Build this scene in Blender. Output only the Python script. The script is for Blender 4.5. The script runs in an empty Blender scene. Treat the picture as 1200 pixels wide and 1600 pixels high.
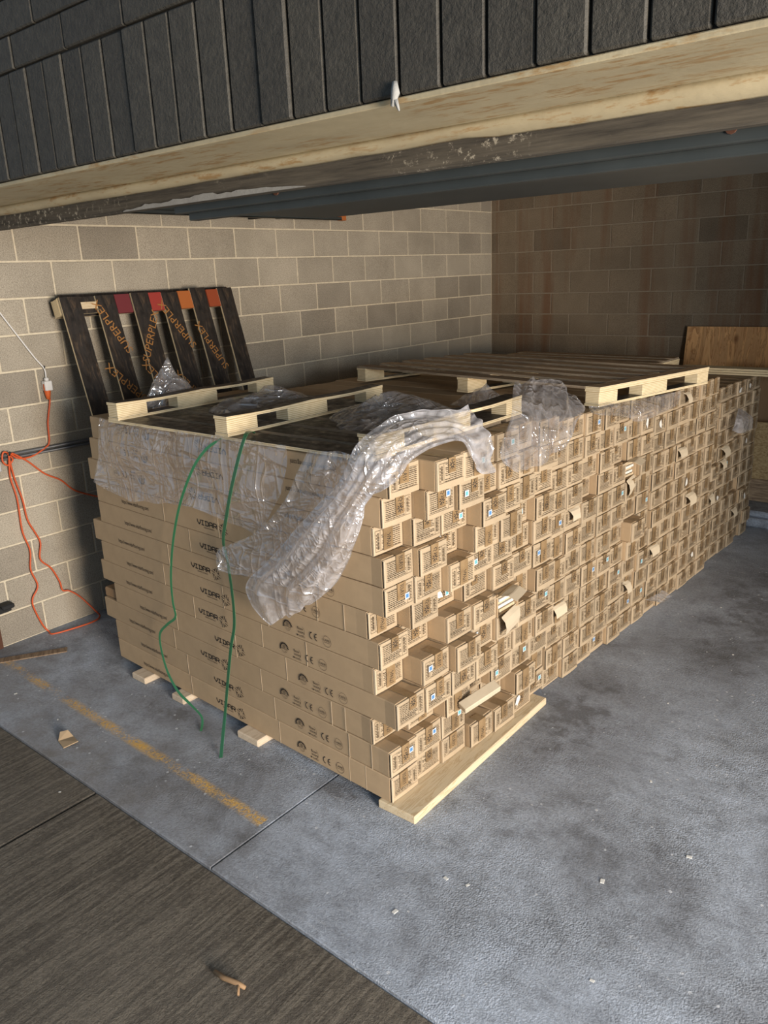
import bpy, bmesh, math, random
from mathutils import Vector, Matrix, noise
random.seed(7)
R = math.radians
scene = bpy.context.scene
COL = scene.collection

# ------------------------------------------------------------------ camera
cam_d = bpy.data.cameras.new('camera'); cam = bpy.data.objects.new('camera', cam_d); COL.objects.link(cam)
cam_d.sensor_fit = 'HORIZONTAL'; cam_d.sensor_width = 36.0
cam_d.lens = 36.0 * 1231.22 / 1200.0
cam_d.clip_start = .05
_ya, _pi, _ro = -0.6996088, -0.2943909, -0.0415382
_f = Vector((math.sin(_ya) * math.cos(_pi), math.cos(_ya) * math.cos(_pi), math.sin(_pi)))
_r = Vector((math.cos(_ya), -math.sin(_ya), 0)); _u = _r.cross(_f)
_r2 = _r * math.cos(_ro) + _u * math.sin(_ro); _u2 = -_r * math.sin(_ro) + _u * math.cos(_ro)
_m = Matrix((_r2, _u2, -_f)).transposed().to_4x4(); _m.translation = (4.6197, -7.4072, 2.0904)
cam.matrix_world = _m
scene.camera = cam

# ------------------------------------------------------------------ world, lights, exposure
world = bpy.data.worlds.new('world'); scene.world = world; world.use_nodes = True
bg = world.node_tree.nodes['Background']; bg.inputs[0].default_value = (.58, .77, 1.0, 1); bg.inputs[1].default_value = .37
def area(name, loc, target, sx, sy, power, color):
    l = bpy.data.lights.new(name, 'AREA'); l.shape = 'RECTANGLE'; l.size = sx; l.size_y = sy; l.energy = power; l.color = color
    o = bpy.data.objects.new(name, l); COL.objects.link(o); o.location = loc
    o.rotation_euler = (Vector(target) - Vector(loc)).to_track_quat('-Z', 'Y').to_euler()
    return o
area('daylight_doorway', (8.6, -7.2, 1.6), (2.2, -5.2, .9), 2.1, 2.4, 620, (.89, .94, 1.0))
area('warm_daylight_high', (10.2, -7.95, 1.35), (0.2, -4.2, 1.9), 1.8, 1.5, 430, (1.0, .64, .28))
scene.view_settings.view_transform = 'Standard'; scene.view_settings.look = 'None'
scene.view_settings.exposure = 0.0; scene.view_settings.gamma = 1.0; scene.view_settings.use_curve_mapping = False

# ------------------------------------------------------------------ helpers
def tag(o, label=None, cat=None, group=None, kind=None):
    if label: o['label'] = label
    if cat: o['category'] = cat
    if group: o['group'] = group
    if kind: o['kind'] = kind
    return o

class MB:
    def __init__(s): s.v = []; s.f = []; s.m = []; s.mi = 0
    def add(s, vs, fs):
        b = len(s.v); s.v += [tuple(v) for v in vs]
        for f in fs: s.f.append(tuple(i + b for i in f)); s.m.append(s.mi)
        return s
    def box(s, lo, hi, mtop=None):
        x0, y0, z0 = lo; x1, y1, z1 = hi
        b = len(s.v)
        s.v += [(x0, y0, z0), (x1, y0, z0), (x1, y1, z0), (x0, y1, z0), (x0, y0, z1), (x1, y0, z1), (x1, y1, z1), (x0, y1, z1)]
        for k, f in enumerate([(0, 3, 2, 1), (4, 5, 6, 7), (0, 1, 5, 4), (1, 2, 6, 5), (2, 3, 7, 6), (3, 0, 4, 7)]):
            s.f.append(tuple(i + b for i in f)); s.m.append(mtop if (mtop is not None and k < 2) else s.mi)
        return s
    def quad(s, a, b, c, d): return s.add([a, b, c, d], [(0, 1, 2, 3)])
    def tube(s, pts, r, n=8, cap=True):
        pts = [Vector(p) for p in pts]; base = len(s.v); up = Vector((0, 0, 1)); prev = None
        for i, p in enumerate(pts):
            t = (pts[min(i + 1, len(pts) - 1)] - pts[max(i - 1, 0)]).normalized()
            a = prev if prev is not None else (up if abs(t.z) < .9 else Vector((1, 0, 0)))
            a = (a - t * a.dot(t)); a = a.normalized() if a.length > 1e-6 else t.orthogonal().normalized()
            prev = a; b = t.cross(a)
            rr = r[i] if isinstance(r, (list, tuple)) else r
            for k in range(n):
                an = 2 * math.pi * k / n; s.v.append(tuple(p + a * math.cos(an) * rr + b * math.sin(an) * rr))
        for i in range(len(pts) - 1):
            for k in range(n):
                q = base + i * n; k2 = (k + 1) % n
                s.f.append((q + k, q + k2, q + n + k2, q + n + k)); s.m.append(s.mi)
        if cap:
            s.f.append(tuple(base + k for k in reversed(range(n)))); s.m.append(s.mi)
            e = base + (len(pts) - 1) * n; s.f.append(tuple(e + k for k in range(n))); s.m.append(s.mi)
        return s
    def mesh(s, name, mats, smooth=False, bevel=0, seg=1):
        me = bpy.data.meshes.new(name); me.from_pydata(s.v, [], s.f)
        for m in (mats if isinstance(mats, (list, tuple)) else [mats]): me.materials.append(m)
        me.polygons.foreach_set('material_index', s.m)
        if bevel:
            bm = bmesh.new(); bm.from_mesh(me)
            bmesh.ops.bevel(bm, geom=bm.edges[:], offset=bevel, segments=seg, affect='EDGES', profile=.6)
            bm.to_mesh(me); bm.free()
        if smooth: me.polygons.foreach_set('use_smooth', [True] * len(me.polygons))
        me.update(); return me

def link(name, me, parent=None, loc=None, rot=None):
    o = bpy.data.objects.new(name, me); COL.objects.link(o)
    if parent is not None: o.parent = parent
    if loc is not None: o.location = loc
    if rot is not None: o.rotation_euler = rot
    return o
def empty(name, loc=(0, 0, 0), rot=(0, 0, 0)):
    o = bpy.data.objects.new(name, None); COL.objects.link(o); o.location = loc; o.rotation_euler = rot; o.empty_display_size = .1
    return o
def build(mb, name, mats, parent=None, smooth=False, bevel=0, seg=1, loc=None, rot=None):
    return link(name, mb.mesh(name, mats, smooth, bevel, seg), parent, loc, rot)

def smoothpath(pts, n=6):
    P = [Vector(p) for p in pts]; out = []
    for i in range(len(P) - 1):
        p0, p1, p2, p3 = P[max(i - 1, 0)], P[i], P[i + 1], P[min(i + 2, len(P) - 1)]
        for k in range(n):
            t = k / n
            out.append(.5 * ((2 * p1) + (p2 - p0) * t + (2 * p0 - 5 * p1 + 4 * p2 - p3) * t * t + (3 * p1 - p0 - 3 * p2 + p3) * t ** 3))
    out.append(P[-1]); return out

_dg = None
def text_mesh(s, size, mat, sx=1.0, flip=False):
    """flat lettering in the XZ plane, centred, facing -Y"""
    cu = bpy.data.curves.new('lettering', 'FONT'); cu.body = s; cu.size = size; cu.align_x = 'CENTER'; cu.align_y = 'CENTER'; cu.resolution_u = 2
    o = bpy.data.objects.new('lettering_tmp', cu); COL.objects.link(o)
    dg = bpy.context.evaluated_depsgraph_get(); me = bpy.data.meshes.new_from_object(o.evaluated_get(dg))
    bpy.data.objects.remove(o); bpy.data.curves.remove(cu)
    me.transform(Matrix.Diagonal((sx, 1, 1, 1))); me.transform(Matrix.Rotation(R(90), 4, 'X'))
    if flip: me.transform(Matrix.Rotation(R(180), 4, 'Y'))
    me.materials.clear(); me.materials.append(mat); return me
def mesh_vf(me): return [tuple(v.co) for v in me.vertices], [tuple(p.vertices) for p in me.polygons]

# ------------------------------------------------------------------ materials
def mat(name, base, rough=.8, spec=.3, metallic=0.0):
    m = bpy.data.materials.new(name); m.use_nodes = True
    b = m.node_tree.nodes['Principled BSDF']; b.inputs['Base Color'].default_value = (*base, 1)
    b.inputs['Roughness'].default_value = rough; b.inputs['Specular IOR Level'].default_value = spec; b.inputs['Metallic'].default_value = metallic
    return m
class NT:
    def __init__(s, m): s.t = m.node_tree; s.b = s.t.nodes['Principled BSDF']; s.out = s.t.nodes['Material Output']
    def n(s, typ, **kw):
        nd = s.t.nodes.new(typ)
        for k, v in kw.items():
            if k.startswith('_'): setattr(nd, k[1:], v)
            else: nd.inputs[k.replace('__', ' ')].default_value = v
        return nd
    def l(s, a, b): s.t.links.new(a, b)
    def coord(s, kind='Object', scale=(1, 1, 1), rot=(0, 0, 0)):
        tc = s.n('ShaderNodeTexCoord'); mp = s.n('ShaderNodeMapping', Scale=scale, Rotation=rot); s.l(tc.outputs[kind], mp.inputs[0]); return mp.outputs[0]
    def pos(s, scale=(1, 1, 1)):
        g = s.n('ShaderNodeNewGeometry'); mp = s.n('ShaderNodeMapping', Scale=scale); s.l(g.outputs['Position'], mp.inputs[0]); return mp.outputs[0]
    def noise(s, vec, scale, detail=4, rough=.6, dist=0):
        nd = s.n('ShaderNodeTexNoise', Scale=scale, Detail=detail, Roughness=rough, Distortion=dist); s.l(vec, nd.inputs['Vector']); return nd.outputs[0]
    def ramp(s, fac, stops):
        nd = s.n('ShaderNodeValToRGB'); e = nd.color_ramp.elements
        while len(e) > 1: e.remove(e[-1])
        for i, (p, c) in enumerate(stops):
            el = e[0] if i == 0 else e.new(p)
            el.position = p; el.color = (*c, 1) if len(c) == 3 else c
        s.l(fac, nd.inputs[0]); return nd.outputs[0]
    def mixc(s, fac, a, b, blend='MIX'):
        nd = s.n('ShaderNodeMix', _data_type='RGBA', _blend_type=blend)
        for sock, v in ((nd.inputs[0], fac), (nd.inputs[6], a), (nd.inputs[7], b)):
            if hasattr(v, 'is_output'): s.l(v, sock)
            elif isinstance(v, (int, float)): sock.default_value = v
            else: sock.default_value = (*v, 1)
        return nd.outputs[2]
    def math(s, op, a, b=None, c=None):
        nd = s.n('ShaderNodeMath', _operation=op)
        for i, v in enumerate((a, b, c)):
            if v is None: continue
            if hasattr(v, 'is_output'): s.l(v, nd.inputs[i])
            else: nd.inputs[i].default_value = v
        return nd.outputs[0]
    def bump(s, h, strength=.3, dist=.01):
        nd = s.n('ShaderNodeBump', Strength=strength, Distance=dist); s.l(h, nd.inputs['Height']); s.l(nd.outputs[0], s.b.inputs['Normal']); return nd
    def color(s, c): s.l(c, s.b.inputs['Base Color'])

def m_block(name, lo, hi, streak=None, dark=1.0):
    m = mat(name, lo, .92, .15); t = NT(m); p = t.pos()
    oi = t.n('ShaderNodeObjectInfo')
    fine = t.noise(p, 170, 3, .7); big = t.noise(p, 2.2, 3)
    c = t.ramp(fine, [(.3, tuple(x * .55 for x in lo)), (.47, lo), (.68, hi)])
    rv = t.ramp(oi.outputs['Random'], [(0, (.74, .73, .72)), (.12, (.80, .79, .78)), (.16, (.93, .92, .90)), (.7, (1, .99, .97)), (1, (1.07, 1.06, 1.03))])
    c = t.mixc(1.0, c, rv, 'MULTIPLY')
    c = t.mixc(1.0, c, t.ramp(big, [(.3, (.8, .79, .77)), (.7, (1.06, 1.05, 1.03))]), 'MULTIPLY')
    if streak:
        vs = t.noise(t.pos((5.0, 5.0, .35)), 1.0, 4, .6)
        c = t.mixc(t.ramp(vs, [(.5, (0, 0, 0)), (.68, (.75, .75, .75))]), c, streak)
    t.color(c); t.bump(t.noise(p, 230, 3, .75), .55, .004)
    return m
M = {}
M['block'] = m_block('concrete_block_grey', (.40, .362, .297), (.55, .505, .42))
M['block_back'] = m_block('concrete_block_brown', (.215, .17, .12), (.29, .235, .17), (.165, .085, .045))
def m_mortar(name, col):
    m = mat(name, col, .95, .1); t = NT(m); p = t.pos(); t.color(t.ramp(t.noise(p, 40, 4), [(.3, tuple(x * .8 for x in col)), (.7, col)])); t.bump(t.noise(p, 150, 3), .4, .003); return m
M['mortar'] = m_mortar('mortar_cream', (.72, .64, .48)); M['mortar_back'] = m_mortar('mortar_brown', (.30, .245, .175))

def m_split():
    m = mat('painted_split_brick', (.07, .066, .055), .62, .35); t = NT(m); p = t.pos(); oi = t.n('ShaderNodeObjectInfo')
    c = t.ramp(t.noise(p, 30, 5, .7), [(.3, (.044, .040, .032)), (.7, (.074, .067, .053))])
    c = t.mixc(1.0, c, t.ramp(oi.outputs['Random'], [(0, (.9, .9, .9)), (1, (1.1, 1.1, 1.08))]), 'MULTIPLY')
    t.color(c); t.bump(t.noise(p, 75, 5, .7), .8, .006); return m
M['split'] = m_split()
M['split_joint'] = m_mortar('painted_mortar_dark', (.045, .043, .038))

def m_floor():
    m = mat('slab_concrete', (.33, .34, .36), .8, .3); t = NT(m); p = t.pos()
    n1 = t.noise(p, 1.3, 6, .65, .4); n2 = t.noise(p, 9, 6, .7); n3 = t.noise(p, 75, 4, .7)
    c = t.ramp(n1, [(.30, (.20, .208, .222)), (.44, (.335, .362, .40)), (.6, (.425, .468, .53)), (.8, (.52, .565, .63))])
    c = t.mixc(1.0, c, t.ramp(n2, [(.3, (.62, .61, .60)), (.52, (1, 1, 1)), (.75, (1.18, 1.18, 1.19))]), 'MULTIPLY')
    c = t.mixc(1.0, c, t.ramp(n3, [(.3, (.70, .70, .70)), (.5, (1, 1, 1)), (.68, (1.2, 1.2, 1.2))]), 'MULTIPLY')
    # dark stains beside the stack, and a broad darker patch on the far floor
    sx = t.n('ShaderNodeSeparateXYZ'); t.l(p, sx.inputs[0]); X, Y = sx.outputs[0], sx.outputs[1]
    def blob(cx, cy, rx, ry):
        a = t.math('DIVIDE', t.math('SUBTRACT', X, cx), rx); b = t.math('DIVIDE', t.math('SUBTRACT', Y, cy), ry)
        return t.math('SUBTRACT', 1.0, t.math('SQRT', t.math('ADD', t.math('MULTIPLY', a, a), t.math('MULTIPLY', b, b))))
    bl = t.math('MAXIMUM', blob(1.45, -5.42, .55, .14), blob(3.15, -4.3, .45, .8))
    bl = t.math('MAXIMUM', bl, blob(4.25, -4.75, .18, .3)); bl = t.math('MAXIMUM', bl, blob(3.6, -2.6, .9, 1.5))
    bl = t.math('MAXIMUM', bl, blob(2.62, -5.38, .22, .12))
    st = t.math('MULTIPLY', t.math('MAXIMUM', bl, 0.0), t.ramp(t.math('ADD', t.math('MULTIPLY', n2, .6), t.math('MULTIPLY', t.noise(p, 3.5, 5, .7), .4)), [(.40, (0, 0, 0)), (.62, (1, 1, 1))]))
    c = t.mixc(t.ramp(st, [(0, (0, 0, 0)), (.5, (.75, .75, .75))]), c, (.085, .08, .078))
    # browner towards the threshold on the left
    dm = t.n('ShaderNodeMapRange'); dm.inputs[1].default_value = 1.2; dm.inputs[2].default_value = 3.3; dm.inputs[3].default_value = 1; dm.inputs[4].default_value = 0; t.l(X, dm.inputs[0])
    dy = t.n('ShaderNodeMapRange'); dy.inputs[1].default_value = -5.95; dy.inputs[2].default_value = -5.3; dy.inputs[3].default_value = 1; dy.inputs[4].default_value = .15; t.l(Y, dy.inputs[0])
    brown_mask = t.math('MULTIPLY', t.math('MULTIPLY', dm.outputs[0], dy.outputs[0]), t.ramp(t.noise(p, 4, 5, .7), [(.3, (.25, .25, .25)), (.65, (.8, .8, .8))]))
    c = t.mixc(brown_mask, c, (.215, .185, .15))
    # worn yellow paint line
    yl = t.math('ABSOLUTE', t.math('ADD', t.math('ADD', Y, 5.642), t.math('MULTIPLY', X, .026)))
    band = t.ramp(yl, [(0, (1, 1, 1)), (.015, (.8, .8, .8)), (.036, (0, 0, 0))])
    rng = t.math('MULTIPLY', t.math('GREATER_THAN', X, .15), t.math('LESS_THAN', X, 2.49))
    wear = t.ramp(t.math('ADD', t.math('MULTIPLY', t.noise(p, 70, 4, .75), .5), t.math('MULTIPLY', t.noise(p, 3.2, 3), .5)), [(.47, (0, 0, 0)), (.57, (1, 1, 1))])
    c = t.mixc(t.math('MULTIPLY', t.math('MULTIPLY', band, rng), t.math('MULTIPLY', wear, .95)), c, (.78, .45, .09))
    # white paint specks and plaster dust
    vor = t.n('ShaderNodeTexVoronoi', Scale=16.0); t.l(t.pos((1, 1, 1)), vor.inputs['Vector'])
    sp = t.math('MULTIPLY', t.math('LESS_THAN', vor.outputs['Distance'], t.math('MULTIPLY', t.noise(p, 5, 2), .17)), t.math('GREATER_THAN', t.noise(p, 2.6, 3), .47))
    c = t.mixc(t.math('MULTIPLY', sp, .75), c, (.66, .67, .68))
    sc = t.noise(t.pos((1.2, 7, 1)), 3.5, 5, .75, 1.2)
    c = t.mixc(t.ramp(sc, [(.62, (0, 0, 0)), (.72, (.45, .45, .45))]), c, (.6, .61, .63))
    t.color(c); t.l(t.ramp(n2, [(.3, (.62, .62, .62)), (.7, (.88, .88, .88))]), t.b.inputs['Roughness'])
    vg = t.n('ShaderNodeTexVoronoi', Scale=150.0); t.l(p, vg.inputs['Vector'])
    grit = t.math('MULTIPLY', t.math('SUBTRACT', .7, vg.outputs['Distance']), t.ramp(t.noise(p, 1.6, 3), [(.42, (.15, .15, .15)), (.62, (1, 1, 1))]))
    t.bump(t.math('ADD', t.math('MULTIPLY', t.noise(p, 140, 4, .75), .9), t.math('MULTIPLY', grit, .7)), .85, .007); return m
M['floor'] = m_floor()
def m_apron():
    m = mat('broomed_concrete', (.15, .13, .105), .9, .2); t = NT(m); p = t.pos()
    n1 = t.noise(p, 1.6, 5, .65); n2 = t.noise(p, 22, 5, .7)
    rid = t.math('ADD', t.math('ADD', t.math('MULTIPLY', t.noise(t.pos((46, 2.8, 1)), 1.0, 3, .6), .44), t.math('MULTIPLY', t.noise(t.pos((105, 7, 1)), 1.0, 4, .7), .27)), t.math('MULTIPLY', t.noise(p, 60, 4, .8), .29))
    c = t.ramp(n1, [(.3, (.105, .088, .068)), (.7, (.185, .160, .127))])
    c = t.mixc(1.0, c, t.ramp(n2, [(.3, (.8, .8, .8)), (.7, (1.1, 1.1, 1.1))]), 'MULTIPLY')
    c = t.mixc(t.ramp(rid, [(.46, (0, 0, 0)), (.565, (.85, .85, .85))]), c, (.265, .228, .175))  # raking light on the ridge tops, put into the colour
    t.color(c)
    sx = t.n('ShaderNodeSeparateXYZ'); t.l(p, sx.inputs[0])
    edge = t.ramp(t.math('ADD', t.math('MULTIPLY', sx.outputs[1], -1), -6.0), [(0.05, (.08, .08, .08)), (.12, (1, 1, 1))])
    h = t.math('ADD', t.math('MULTIPLY', t.math('MULTIPLY', rid, edge), 1.0), t.math('MULTIPLY', t.noise(p, 105, 4, .75), .8))
    t.bump(h, 1.0, .022); return m
M['apron'] = m_apron()

def m_card(name, col, var=.10):
    m = mat(name, col, .78, .22); t = NT(m); oi = t.n('ShaderNodeObjectInfo'); p = t.coord('Object')
    c = t.ramp(t.noise(p, 14, 4, .6), [(.3, tuple(x * .93 for x in col)), (.7, tuple(x * 1.04 for x in col))])
    c = t.mixc(1.0, c, t.ramp(oi.outputs['Random'], [(0, (1 - var, 1 - var, 1 - var)), (1, (1 + var * .5, 1 + var * .4, 1 + var * .3))]), 'MULTIPLY')
    t.color(c); t.bump(t.noise(t.coord('Object', (1, 40, 40)), 3, 3), .08, .002); return m
M['card'] = m_card('cardboard', (.45, .325, .195)); M['flap'] = m_card('cardboard_end', (.445, .345, .225)); M['cardedge'] = m_card('cardboard_cut_edge', (.52, .415, .285))
M['cardtorn'] = m_card('cardboard_torn', (.62, .52, .37))
M['ink'] = mat('printed_ink', (.030, .026, .024), .7, .2)
M['ink2'] = mat('printed_ink_faint', (.085, .06, .036), .75, .2)
def m_tape():
    m = mat('brown_tape', (.30, .18, .07), .4, .4); t = NT(m); p = t.coord('Object'); oi = t.n('ShaderNodeObjectInfo')
    t.color(t.mixc(1.0, t.ramp(t.noise(p, 20, 3), [(.3, (.21, .135, .065)), (.7, (.31, .21, .11))]), t.ramp(oi.outputs['Random'], [(0, (.85, .85, .85)), (1, (1.12, 1.12, 1.12))]), 'MULTIPLY')); return m
M['tape'] = m_tape()
M['stk_white'] = mat('sticker_white', (.56, .60, .62), .5, .3); M['stk_blue'] = mat('sticker_blue', (.08, .22, .45), .5, .3); M['stk_cyan'] = mat('sticker_cyan', (.14, .42, .46), .5, .3)
M['paper'] = mat('white_paper', (.72, .70, .64), .8, .2)

def m_wood(name, a, b, c2, scale=(1, 14, 14), axis=(0, 0, 0), rough=.7):
    m = mat(name, a, rough, .25); t = NT(m); p = t.coord('Object', scale, axis)
    w = t.noise(p, 2.6, 5, .62, 1.6); f = t.noise(t.coord('Object', tuple(v * 6 for v in scale), axis), 3, 3, .6)
    c = t.ramp(w, [(.32, a), (.5, b), (.56, c2), (.62, b), (.8, a)])
    t.color(t.mixc(.25, c, t.ramp(f, [(.3, tuple(x * .7 for x in a)), (.7, a)]))); t.bump(f, .15, .002); return m
M['pine'] = m_wood('pine_lumber', (.66, .53, .34), (.70, .58, .39), (.52, .37, .20), (14, 1.0, 14))
M['pine_end'] = m_wood('pine_sleeper', (.62, .50, .36), (.68, .56, .41), (.50, .38, .25), (14, 1.0, 14))
def m_ply_edge():
    m = mat('plywood_edge', (.66, .52, .30), .75, .2); t = NT(m); p = t.coord('Object')
    w = t.n('ShaderNodeTexWave', _wave_type='BANDS', _bands_direction='Z', Scale=38.0, Distortion=.35, Detail=2.0); w.inputs['Detail Scale'].default_value = 3
    t.l(p, w.inputs['Vector'])
    c = t.ramp(w.outputs[0], [(.0, (.42, .30, .15)), (.3, (.66, .53, .31)), (.75, (.74, .62, .40)), (1, (.80, .70, .49))])
    t.color(t.mixc(.25, c, t.ramp(t.noise(p, 30, 4), [(.3, (.45, .34, .2)), (.7, (.78, .66, .42))]))); return m
M['plyedge'] = m_ply_edge()
M['oldedge'] = m_wood('weathered_ply_edge', (.24, .19, .135), (.32, .26, .18), (.17, .12, .08), (1, 14, 14))
def m_film_ply():
    m = mat('film_faced_plywood', (.045, .036, .030), .45, .4); t = NT(m); p = t.coord('Object'); oi = t.n('ShaderNodeObjectInfo')
    n = t.noise(t.coord('Object', (2, 9, 9)), 4, 5, .7, .8)
    c = t.ramp(n, [(.35, (.015, .0135, .0125)), (.56, (.034, .027, .022)), (.7, (.11, .075, .046)), (.8, (.28, .25, .21))])
    t.color(c); t.l(t.ramp(t.noise(p, 25, 4), [(.3, (.35, .35, .35)), (.7, (.7, .7, .7))]), t.b.inputs['Roughness']); return m
M['filmply'] = m_film_ply()
def m_old_deck():
    m = mat('weathered_deck_board', (.26, .20, .14), .75, .2); t = NT(m); oi = t.n('ShaderNodeObjectInfo')
    n = t.noise(t.coord('Object', (1.5, 16, 16)), 4, 6, .7, .5)
    c = t.ramp(n, [(.3, (.15, .11, .08)), (.48, (.34, .25, .165)), (.62, (.50, .39, .26)), (.8, (.38, .15, .06))])
    t.color(t.mixc(1.0, c, t.ramp(oi.outputs['Random'], [(0, (.55, .5, .48)), (.5, (1, .95, .9)), (1, (1.3, 1.2, 1.1))]), 'MULTIPLY')); return m
M['deck'] = m_old_deck()
M['red'] = mat('red_painted_ply', (.33, .045, .035), .6, .3); M['maroon'] = mat('maroon_painted_ply', (.16, .03, .035), .6, .3)
M['orange'] = mat('orange_painted_ply', (.42, .13, .035), .6, .3); M['rust'] = mat('rust_red_painted_ply', (.30, .065, .025), .6, .3)
M['orangeink'] = mat('orange_stamp_ink', (.36, .17, .05), .6, .3)
def m_fir():
    m = mat('fir_plywood_face', (.42, .22, .09), .65, .3); t = NT(m); p = t.coord('Object', (9, 9, 1.0))
    w = t.noise(p, 1.6, 4, .55, 2.4)
    c = t.ramp(w, [(.3, (.64, .33, .13)), (.46, (.74, .42, .18)), (.5, (.40, .19, .07)), (.54, (.60, .34, .15)), (.75, (.50, .26, .105))])
    vor = t.n('ShaderNodeTexVoronoi', Scale=5.0); t.l(t.coord('Object', (1, 1, .6)), vor.inputs['Vector'])
    t.color(t.mixc(t.ramp(vor.outputs['Distance'], [(.05, (.8, .8, .8)), (.16, (0, 0, 0))]), c, (.17, .07, .025))); return m
M['fir'] = m_fir()
def m_osb():
    m = mat('strand_board', (.48, .33, .16), .75, .2); t = NT(m)
    v = t.n('ShaderNodeTexVoronoi', Scale=62.0); v.inputs['Randomness'].default_value = 1; t.l(t.coord('Object', (1, 1, 2.2), (0, .6, 0)), v.inputs['Vector'])
    t.color(t.mixc(.5, t.ramp(v.outputs['Color'], [(.2, (.28, .17, .07)), (.5, (.50, .35, .17)), (.8, (.66, .50, .27))]), t.ramp(t.noise(t.coord('Object'), 40, 4, .7), [(.3, (.3, .19, .08)), (.7, (.6, .45, .24))]))); return m
M['osb'] = m_osb()
M['brownboard'] = m_wood('brown_hardboard', (.30, .19, .10), (.33, .21, .115), (.27, .165, .085), (4, 4, 1))
M['strap'] = mat('green_strap', (.040, .19, .080), .38, .5)
def m_cord(): return mat('orange_cord', (.62, .105, .03), .5, .4)
M['cord'] = m_cord(); M['cordplug'] = mat('orange_connector', (.66, .13, .03), .5, .4); M['white'] = mat('white_plastic', (.74, .73, .70), .45, .4)
M['steel_dark'] = mat('galvanised_conduit', (.17, .17, .17), .45, .5, .6)
M['black'] = mat('black_rubber', (.02, .02, .02), .6, .3)
M['whitebox'] = mat('grey_box', (.50, .50, .48), .5, .3, .3)
def m_cream():
    m = mat('cream_painted_steel', (.52, .44, .28), .6, .3); t = NT(m); p = t.pos()
    ru = t.math('MULTIPLY', t.ramp(t.noise(t.pos((7, 30, 30)), 1.3, 5, .7), [(.52, (0, 0, 0)), (.62, (1, 1, 1))]), t.ramp(t.noise(p, 1.7, 2), [(.36, (0, 0, 0)), (.52, (1, 1, 1))]))
    c = t.ramp(t.noise(p, 6, 4), [(.3, (.40, .335, .21)), (.7, (.50, .425, .27))])
    t.color(t.mixc(t.math('MULTIPLY', ru, .8), c, (.33, .19, .065))); t.bump(t.noise(p, 60, 3), .2, .003); return m
M['cream'] = m_cream()
def m_nailer():
    m = mat('weathered_dark_timber', (.10, .09, .07), .85, .2); t = NT(m); p = t.pos()
    c = t.ramp(t.noise(t.pos((2, 40, 40)), 2, 5, .7), [(.3, (.045, .040, .033)), (.7, (.125, .108, .082))])
    fl = t.math('MULTIPLY', t.ramp(t.noise(p, 38, 5, .8), [(.56, (0, 0, 0)), (.62, (1, 1, 1))]), t.ramp(t.noise(p, 2.3, 3), [(.48, (0, 0, 0)), (.62, (1, 1, 1))]))
    t.color(t.mixc(t.math('MULTIPLY', fl, .8), c, (.48, .43, .33))); t.bump(t.noise(t.pos((3, 60, 60)), 2, 4), .4, .004); return m
M['nailer'] = m_nailer()
def m_green():
    m = mat('slate_painted_steel', (.085, .105, .105), .45, .45); t = NT(m); p = t.pos()
    t.color(t.ramp(t.noise(p, 5, 4), [(.3, (.034, .040, .039)), (.7, (.048, .055, .053))])); return m
M['green'] = m_green()
M['flake'] = m_mortar('flaking_white_paint', (.34, .335, .31))
M['ruststeel'] = mat('rusty_steel', (.10, .045, .028), .85, .2)
def m_plastic(name, fac, gloss, bst, tint=(.93, .93, .97), rough=.10):
    """thin polythene: mostly clear, a little milky, shiny on its folds"""
    m = bpy.data.materials.new(name); m.use_nodes = True; t = NT(m); b = t.b
    b.inputs['Base Color'].default_value = (*tint, 1); b.inputs['Roughness'].default_value = .4; b.inputs['Specular IOR Level'].default_value = .3
    p = t.coord('Object'); n1 = t.noise(p, 4, 3, .55, 1.2); n2 = t.noise(p, 14, 3, .6, 1.0)
    def crease(rot, sc, scale, w):
        n = t.noise(t.coord('Object', sc, rot), scale, 2, .5, .6)
        return t.ramp(t.math('ABSOLUTE', t.math('SUBTRACT', n, .5)), [(0, (1, 1, 1)), (w, (.25, .25, .25)), (w * 3, (0, 0, 0))])
    h1 = t.math('ADD', crease((.3, .5, .2), (1, 1, 4.5), 1.9, .022), crease((-.4, .9, .7), (4.5, 1, 1), 2.1, .022))
    h2 = t.math('ADD', crease((.8, -.6, 1.1), (1, 4, 1.5), 4.2, .03), crease((.1, .2, -.7), (4, 1, 4), 3.6, .03))
    hh = t.math('ADD', t.math('ADD', h1, t.math('MULTIPLY', t.math('MULTIPLY', h2, .8), t.ramp(t.noise(p, 2.4, 2), [(.45, (0, 0, 0)), (.6, (1, 1, 1))]))), t.math('MULTIPLY', n1, 1.6))
    bp = t.bump(hh, bst, .024)
    tr = t.n('ShaderNodeBsdfTransparent'); tr.inputs[0].default_value = (.97, .97, .97, 1)
    tl = t.n('ShaderNodeBsdfTranslucent'); tl.inputs[0].default_value = (*tint, 1)
    gl = t.n('ShaderNodeBsdfGlossy', Roughness=rough); gl.inputs[0].default_value = (1, 1, 1, 1); t.l(bp.outputs[0], gl.inputs['Normal'])
    df = t.n('ShaderNodeMixShader'); df.inputs[0].default_value = .5; t.l(b.outputs[0], df.inputs[1]); t.l(tl.outputs[0], df.inputs[2])
    base = t.n('ShaderNodeMixShader'); t.l(tr.outputs[0], base.inputs[1]); t.l(df.outputs[0], base.inputs[2])
    t.l(t.ramp(n2, [(.35, (fac * .6,) * 3), (.7, (min(1, fac * 1.5),) * 3)]), base.inputs[0])
    fin = t.n('ShaderNodeMixShader'); fin.inputs[0].default_value = gloss; t.l(base.outputs[0], fin.inputs[1]); t.l(gl.outputs[0], fin.inputs[2])
    t.l(fin.outputs[0], t.out.inputs[0]); return m
M['film'] = m_plastic('clear_plastic_film', .25, .20, .6); M['film_thick'] = m_plastic('bunched_plastic_film', .52, .24, .48)

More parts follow.
